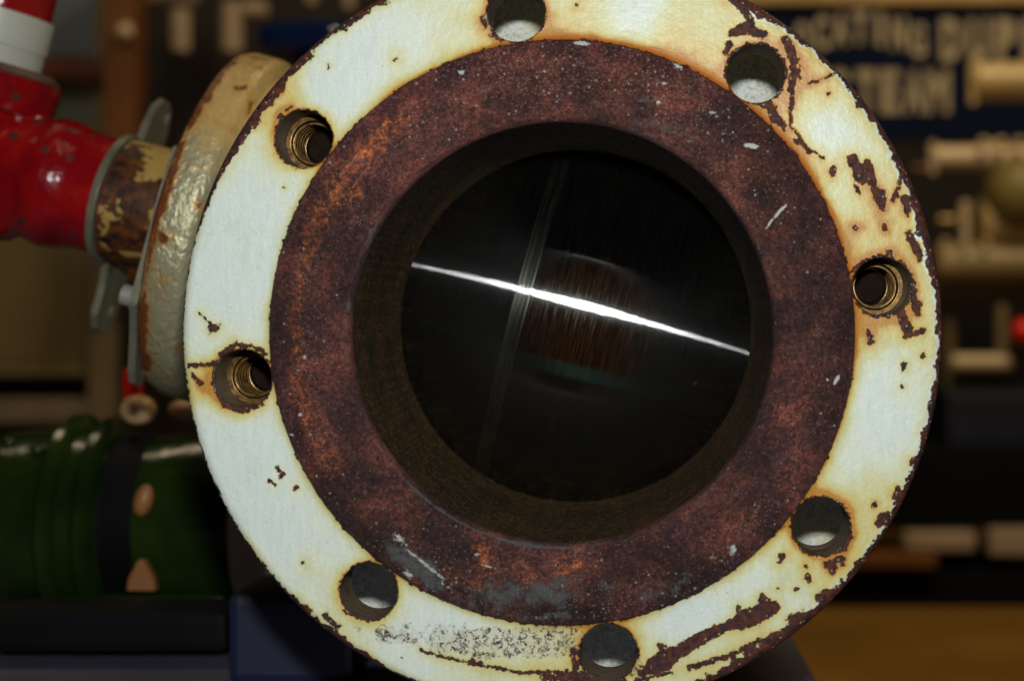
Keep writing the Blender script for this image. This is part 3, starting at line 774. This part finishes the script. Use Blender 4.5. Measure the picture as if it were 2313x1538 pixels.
# ------------------------------------------------------------------ red tee fitting on the stem
tee = empty("red_pipe_tee", tuple(C0 + a_ * .405))
tag(tee, "glossy red pipe tee with white banded upright pipe left of the valve stem", "pipe fitting")
TS = S @ T(0, 0, .405) @ Matrix.Rotation(PI / 2, 4, 'Y')     # local Z -> up (u)
# run: local Z along u
def solid(prof, n=72):
    return lathe_mesh("t", prof, n)
run = solid([(-.046, 0), (-.046, .030), (-.043, .043), (-.036, .0505), (-.020, .0530), (.010, .0525), (.024, .0480), (.0315, .0425), (.0335, .0430), (.036, .0480), (.041, .0500), (.053, .0505), (.0590, .0485), (.0630, .0425), (.0630, 0)])
br = solid([(.298, 0), (.298, .0362), (.310, .0363), (.322, .0370), (.331, .0395), (.337, .0408), (.343, .0402), (.350, .0380), (.405, .034), (.405, 0)])
bm = bmesh.new(); bm.from_mesh(run); bm.transform(TS)
bm2 = bmesh.new(); bm2.from_mesh(br); bm2.transform(S)
tmp = bpy.data.meshes.new("t2"); bm2.to_mesh(tmp); bm2.free(); bm.from_mesh(tmp)
bm.transform(Matrix.Translation(-tee.location))
me = bpy.data.meshes.new("tee_body"); bm.to_mesh(me); bm.free()
tb = link("tee_body", me, M_red, tee)
md = tb.modifiers.new("r", 'REMESH'); md.mode = 'VOXEL'; md.voxel_size = .0013; md.use_smooth_shade = True
md = tb.modifiers.new("s", 'SMOOTH'); md.factor = .5; md.iterations = 4
dg = bpy.context.evaluated_depsgraph_get()
me2 = bpy.data.meshes.new_from_object(tb.evaluated_get(dg)); tb.modifiers.clear(); tb.data = me2; me2.name = "tee_body"
co = np.zeros(len(me2.vertices) * 3, np.float32); me2.vertices.foreach_get('co', co); co = co.reshape(-1, 3)
rel = co; uu = rel @ np.array(u_); ss = rel @ np.array(a_)     # relative to tee centre
wear = np.exp(-((uu - .0605) / .0045) ** 2) * .95 + np.exp(-((uu - .034) / .0025) ** 2) * .5 * (ss < .03) + np.exp(-((ss + .1065) / .003) ** 2) * .55 + np.exp(-((ss + .0520) / .0022) ** 2) * .42 + np.exp(-((uu + .043) / .005) ** 2) * .7
set_attr(me2, 'wear', wear)
me2.polygons.foreach_set('use_smooth', [True] * len(me2.polygons))
lathe("upright_pipe", [(.062, 0), (.062, .0338), (.200, .0338), (.200, 0)], M_red, tee, TS, n=96)
lathe("white_band", [(.0622, .0339), (.0622, .0356), (.0735, .0358), (.0740, .0366), (.0945, .0366), (.0951, .0339)], M_whiteband, tee, TS, n=128)

# ------------------------------------------------------------------ surroundings (all blurred in the photograph)
M_table = simple("blue_grey_table_top", (.085, .080, .125), .55, 0, .2, 8)
M_wood = simple("orange_brown_timber", (.145, .050, .008), .55, 0, .3, 9)
M_brown = simple("dark_brown_board", (.010, .006, .005), .8, 0, .3, 5)
M_cream = simple("cream_machine_enamel", (.50, .36, .155), .38, 0, .15, 5)
M_cream2 = simple("pale_cream_enamel", (.55, .42, .25), .4, 0, .15, 5)
M_navy = simple("navy_sign_paint", (.003, .0075, .026), .85, 0, .15, 3, spec=.1)
M_letter = simple("cream_sign_lettering", (.38, .31, .20), .7, 0, .1, 6)
M_black = simple("black_painted_steel", (.0035, .004, .005), .7, 0, .3, 5, spec=.12)
M_green = NT("dark_green_gloss_enamel")
M_green.base(M_green.ramp(M_green.noise(14, 4), [(.3, (.005, .015, .003, 1)), (.7, (.020, .040, .006, 1))])); M_green.rough(.18); M_green.spec(.32)
M_green.bump(M_green.noise(45, 3), .35, .003); M_green = M_green.m
M_blue = simple("deep_blue_enamel", (.004, .018, .085), .28, 0, .2, 8)
M_beige = simple("beige_cabinet_paint", (.19, .15, .070), .6, 0, .15, 4)
M_greybl = simple("grey_blue_glazing", (.125, .150, .185), .35, 0, .12, 4)
M_greygr = simple("grey_green_panel", (.105, .120, .105), .5, 0, .12, 4)
M_redbr = simple("red_brown_shelf", (.090, .022, .010), .6, 0, .2, 6)
M_floor = simple("brown_floor_carpet", (.17, .088, .016), .85, 0, .25, 3, .3, spec=.1)
M_wall = simple("dark_hall_wall", (.016, .013, .011), .8, 0, .3, 2)
M_peach = simple("peach_wood_knob", (.62, .40, .20), .45, 0, .1, 20)
M_redk = simple("bright_red_cap", (.75, .012, .006), .3, 0, .1, 20)

fl = boxm("floor", (16, 14, .1), M_floor, None, T(0, 4, -.806)); tag(fl, kind='structure')
wl = boxm("wall", (16, .2, 5), M_wall, None, T(0, 5.6, 1.4)); tag(wl, kind='structure')

def slab(name, p0, p1, y, depth, mat, parent=None, bevel=.006):
    """upright box whose front face fills the photo rectangle p0-p1 at depth y"""
    A = W(p0[0], p0[1], y); B = W(p1[0], p1[1], y)
    c = (A + B) / 2
    return boxm(name, (abs(B.x - A.x), depth, abs(A.z - B.z)), mat, parent, T(c.x, y + depth / 2, c.z), bevel=bevel)

# table the valve stands on
ZT = -.2155
table = empty("display_table", (-.4, .3, ZT))
tag(table, "blue grey display table top under the valve", "table")
bm = bmesh.new()
def tbl(px, py):
    D = FPX * (CAMZ - ZT) / (py - VPY); return (CAMX + (px - VPX) / FPX * D, CAMY + D)
pr = tbl(1812, 1538); pr2 = tbl(1752, 1445)
dx = (pr2[0] - pr[0]) / (pr2[1] - pr[1])
near, far = -.10, 1.15
prism("table_top", [(-1.1, near), (pr[0] + (near - pr[1]) * dx, near), (pr[0] + (far - pr[1]) * dx * .3, far), (-1.1, far)], ZT - .03, ZT, M_table, table, Matrix.Identity(4), bevel=.003)
for x in (-1.0, .02):
    for y in (-.03, 1.05): boxm("leg", (.06, .06, abs(-.756 - ZT) - .03), M_black, table, T(x, y, (-.756 + ZT - .03) / 2))
# saddle block
sad = prism("support_block", [(-.085, 0), (.085, 0), (.085, .034), (.05, .0285), (0, .0235), (-.05, .0285), (-.085, .034)], -.03, .03, M_black, None, T(0, .27, ZT + .0005) @ Matrix.Rotation(PI / 2, 4, 'X'), bevel=.002)
tag(sad, "black saddle block on the table under the valve body", "block")

# green machine on the table, lower left
gm = empty("green_pump_casing", tuple(W(250, 1400, .50)))
tag(gm, "dark glossy green pump casing on the table at lower left", "pump")
GX = Matrix.Rotation(PI / 2, 4, 'Y')
gy = .40
def gpx(px): return W(px, 1170, gy - .055).x
rG = .070
zc = W(0, 1172, gy).z
segs = [(-60, .88), (60, .93), (90, .95), (96, 1.05), (104, 1.08), (122, 1.08), (130, 1.04), (136, .95), (170, .95), (176, 1.02), (184, 1.05), (202, 1.05), (210, 1.0), (216, .86), (330, .86), (430, .92), (520, .9)]
prof = [(gpx(segs[0][0]), 0)] + [(gpx(p), rG * r) for p, r in segs] + [(gpx(520), 0)]
lathe("cylinder_casing", prof, M_green, gm, T(0, gy, zc) @ GX, n=120)
slab("base_block", (-60, 1385), (512, 1476), .262, .055, M_black, gm)
lathe("dark_neck_band", [(gpx(222), .045), (gpx(222), rG * .875), (gpx(300), rG * .875), (gpx(300), .045)], M_black, gm, T(0, gy, zc) @ GX, n=100)
def knob(name, px, py, y, r, mat, parent, sq=1.0):
    bm = bmesh.new(); bmesh.ops.create_uvsphere(bm, u_segments=32, v_segments=20, radius=r)
    bmesh.ops.scale(bm, vec=(1, 1, sq), verts=bm.verts)
    o = from_bm(name, bm, mat, parent, smooth=True); return place(o, T(W(px, py, y)))
knob("knob", 312, 925, gy - .01, .0125, M_peach, gm, .85)
lathe("red_cap", [(-.012, 0), (-.012, .007), (.008, .0068), (.011, .004), (.011, 0)], M_redk, gm, T(W(300, 864, gy)), n=32)
knob("knob", 425, 925, gy + .02, .0145, M_peach, gm, .55)
M_tan = simple("orange_tan_patch", (.30, .125, .04), .45, 0, .2, 25)  # colour of the small orange-tan shapes on the casing
_k = knob("tan_oval", 324, 1130, gy - .068, .0115, M_tan, gm, 1.0); _k.scale = (.55, .5, .95); _k.rotation_euler = (0, .25, 0)
prism("tan_wedge", [(-.011, -.008), (.011, -.008), (.010, .001), (.002, .016), (-.002, .016), (-.010, .001)], 0, .008, M_tan, gm, T(W(326, 1306, gy - .066)) @ Matrix.Scale(.85, 4) @ Matrix.Rotation(PI / 2, 4, 'X'))
for px, py in ((20, 1000), (85, 1015), (30, 1105)):
    knob("bolt_head", px, py, gy - .052, .005, M_green, gm, .8)
slab("foot_rail", (120, 1345), (500, 1372), gy - .062, .03, M_green, gm, .004)

nb = slab("navy_box", (513, 1342), (800, 1546), .212, .07, simple("matt_navy_box", (.006, .010, .034), .5), None)
nb.location.z += 0
tag(nb, "dark navy box standing on the table beneath the flange's lower left", "box")
# keep it on the table
zb = nb.location.z - nb.dimensions.z / 2

# left background: glazed door, timber post, cabinet
YB = 3.3
door = empty("glazed_cabinet", tuple(W(150, 960, YB))); tag(door, "tall cabinet with grey blue and grey green panes behind the red tee", "cabinet")
slab("glass_pane", (-120, -80), (212, 128), YB, .04, M_greybl, door)
slab("shelf", (-120, 130), (300, 178), YB - .05, .10, M_redbr, door)
slab("rail", (-120, 180), (240, 212), YB, .05, M_beige, door)
slab("lower_pane", (-120, 214), (212, 345), YB, .04, M_greygr, door)
slab("jamb", (214, -80), (232, 345), YB - .01, .06, M_beige, door)
slab("lower_door", (-120, 350), (196, 826), YB - .02, .05, M_beige, door)
slab("door_stile", (198, 350), (252, 958), YB - .045, .06, simple("beige_grey_stile", (.20, .155, .095), .6), door)
slab("lower_rail", (-120, 828), (196, 850), YB - .03, .06, M_beige, door)
slab("vent_slot", (-120, 852), (190, 900), YB + .01, .03, M_black, door)
slab("plinth_rail", (-120, 902), (196, 955), YB - .04, .06, simple("grey_plinth_rail", (.19, .15, .10), .6), door)
post = slab("timber_post", (234, -90), (302, 640), YB - .16, .10, M_wood, None); tag(post, "orange brown timber post beside the glazed cabinet", "post")
kn = knob("brass_knob", 283, 72, YB - .18, .021, M_cream2, None); tag(kn, "round cream knob high on the timber post", "knob")

bdp = slab("dark_brown_board", (304, -90), (1250, 1340), YB + .35, .05, M_brown, None); tag(bdp, "tall dark brown display board behind the valve", "board")
cf = empty("cream_letter_shapes", tuple(W(440, 120, YB))); tag(cf, "cream rounded bars in place of blurred lettering before the dark brown board", "letter stand-ins")
M_tanp = simple("tan_cream_paint", (.36, .27, .18), .5, 0, .15, 5)
letter_bars = [("top_bar", 'h', (300, -60), (440, 20)), ("drop_bar", 'v', (386, 21), (430, 122)), ("second_bar", 'v', (500, 6), (548, 124)), ("elbow_bar", 'h', (549, 4), (604, 44)), ("far_bar", 'v', (690, -60), (716, 12)), ("far_bar", 'v', (775, -60), (800, 22))]  # cylinders made up to stand for blurred sign letters
bl = empty("blue_lever_cover", tuple(W(700, 90, 1.3))); tag(bl, "deep blue enamelled bar behind the top left rim of the flange", "machine cover")
o = slab("cover_shell", (575, 42), (900, 112), 1.3, .12, M_blue, bl, .02)
o = slab("lower_shell", (655, 100), (900, 200), 1.34, .10, simple("navy_blue_shade_shell", (.003, .008, .034), .4), bl, .02)
knob("glint_bead", 757, 76, 1.27, .0075, simple("glint_bead_metal", (.85, .9, 1), .12, .9, .02), bl)  # bright metal bead added as the glint on the blue bar

# right background: the sign
YS = 3.9
sign = empty("museum_sign", tuple(W(2000, 280, YS))); tag(sign, "navy museum sign with cream letters about a duplex steam pump", "sign")
slab("sign_board", (1560, 12), (2560, 318), YS, .03, M_navy, sign, .004)
slab("top_rail", (1500, -60), (2560, 10), YS - .03, .07, simple("tan_top_rail", (.40, .26, .095), .5), sign, .01)
def glyph(ch, cx, cy, wpx, hpx, bold=.05):
    cu = bpy.data.curves.new("lettering", 'FONT'); cu.body = ch; cu.size = 1; cu.extrude = .03; cu.offset = bold; cu.resolution_u = 3
    ob = bpy.data.objects.new("tmp", cu); COL.objects.link(ob)
    d = bpy.context.evaluated_depsgraph_get(); d.update()
    me = bpy.data.meshes.new_from_object(ob.evaluated_get(d)); bpy.data.objects.remove(ob)
    me.name = "lettering"
    cs = np.zeros(len(me.vertices) * 3, np.float32); me.vertices.foreach_get('co', cs); cs = cs.reshape(-1, 3)
    lo, hi = cs.min(0), cs.max(0)
    p = W(cx, cy, YS - .004); sx = wpx / FPX * (YS - CAMY); sz = hpx / FPX * (YS - CAMY)
    cs[:, 0] = (cs[:, 0] - (lo[0] + hi[0]) / 2) / (hi[0] - lo[0]) * sx
    cs[:, 1] = (cs[:, 1] - (lo[1] + hi[1]) / 2) / (hi[1] - lo[1]) * sz
    cs[:, 2] = cs[:, 2] * .1
    me.vertices.foreach_set('co', cs.ravel())
    o = link("lettering", me, M_letter, sign, smooth=False)
    return place(o, T(p) @ Matrix.Rotation(PI / 2, 4, 'X'))
for i, ch in enumerate("OCATING"):
    cx = 1812 + i * 43.5; d = (cx - 1942) / 150
    wd = 16 if ch == 'I' else 36
    glyph(ch, cx, 62 + 40 * d * d * (1.0 if d > 0 else .9), wd, 76, .045)
for i, ch in enumerate("DUPLEX"):
    glyph(ch, 2149 + i * 62, 91, 48, 96, .05)
for i, ch in enumerate("STEAM"):
    glyph(ch, 1902 + i * 54 - (8 if i == 0 else 0), 207, 44 if ch != 'M' else 54, 98, .05)

# cream steam pump in front of the sign
pump = empty("cream_steam_pump", tuple(W(2250, 900, 3.3))); tag(pump, "cream enamelled steam pump before the navy sign at right", "pump")
YP = 3.2
def hcyl(name, p0, p1, y, mat, parent, n=48):
    A = W(p0[0], p0[1], y); B = W(p1[0], p1[1], y); r = abs(A.z - B.z) / 2
    L = abs(B.x - A.x); b = min(.012, r * .3)
    return lathe(name, [(0, 0), (0, r - b), (b, r), (L - b, r), (L, r - b), (L, 0)], mat, parent, T(min(A.x, B.x), y, (A.z + B.z) / 2) @ GX, n=n)
def vcyl(name, p0, p1, y, mat, parent, n=40):
    A = W(p0[0], p0[1], y); B = W(p1[0], p1[1], y); r = abs(A.x - B.x) / 2
    L = abs(B.z - A.z); b = min(.01, r * .3)
    return lathe(name, [(0, 0), (0, r - b), (b, r), (L - b, r), (L, r - b), (L, 0)], mat, parent, T((A.x + B.x) / 2, y, min(A.z, B.z)), n=n)
hcyl("steam_chest", (2195, 142), (2620, 228), YP, M_cream, pump)
hcyl("steam_pipe", (2105, 330), (2620, 385), YP, M_cream2, pump)
hcyl("tie_rod", (2060, 372), (2300, 388), YP + .1, M_wood, pump)
vcyl("valve_rod", (2168, 455), (2192, 560), YP, M_cream2, pump)
vcyl("pipe_stub", (2218, 320), (2262, 560), YP + .05, M_cream, pump)
hcyl("cylinder_cover", (2212, 445), (2600, 560), YP + .02, M_cream, pump)
knob("air_vessel", 2300, 440, YP - .02, .085, simple("olive_cream_vessel", (.17, .13, .035), .5), pump, 1.1)
hcyl("pump_barrel", (2110, 552), (2620, 640), YP, simple("shaded_cream_barrel", (.27, .20, .085), .45), pump)
hcyl("lower_barrel", (2080, 630), (2620, 680), YP + .05, simple("dark_olive_barrel", (.10, .07, .022), .5), pump)
vcyl("bracket_leg", (2128, 722), (2158, 920), YP + .05, simple("olive_leg_paint", (.13, .09, .035), .5), pump)
vcyl("rod_guide", (2250, 690), (2276, 800), YP, simple("dark_cream_guide", (.20, .15, .07), .5), pump)
hcyl("foot_plate", (2150, 800), (2285, 838), YP, M_cream2, pump)
vcyl("pipe_flange", (2098, 322), (2116, 394), YP - .01, M_cream2, pump)
vcyl("chest_flange", (2188, 134), (2206, 238), YP - .02, M_cream, pump)
hcyl("glass_oiler", (2118, 486), (2160, 512), YP - .03, simple("dull_brass_oiler", (.25, .17, .06), .35, .4), pump)
for bx in (2222, 2262, 2302): knob("bolt_head", bx, 322, YP - .05, .012, M_cream2, pump)
for bx in (2135, 2180, 2228): knob("bolt_head", bx, 548, YP - .06, .010, M_cream2, pump)
vcyl("drain_pipe", (2062, 640), (2074, 1000), YP + .06, simple("olive_drain_pipe", (.09, .065, .025), .5), pump)
knob("red_oil_cap", 2312, 748, YP - .05, .030, M_redk, pump, 1.05)
slab("frame_box", (2140, 885), (2620, 1010), YP - .06, .4, simple("dark_blue_frame", (.006, .010, .022), .5), pump, .01)
for nm, k, p0, p1 in letter_bars: (hcyl if k == 'h' else vcyl)(nm, p0, p1, YB + .15, M_tanp, cf)
# dark bench with shelf below
bench = empty("display_bench", tuple(W(2200, 1370, YP))); tag(bench, "black display bench carrying the cream pump at right", "bench")
slab("bench_body", (1500, 1012), (2700, 1196), YP - .10, .6, M_black, bench)
slab("shelf_timber", (1760, 1252), (2118, 1283), YP - .16, .10, M_wood, bench)
slab("shelf_plate", (2045, 1203), (2205, 1246), YP - .14, .08, M_tanp, bench, .01)
slab("shelf_plate", (2236, 1196), (2480, 1256), YP - .14, .08, M_tanp, bench, .01)
slab("bench_foot", (1500, 1288), (2700, 1372), YP - .12, .5, M_black, bench)
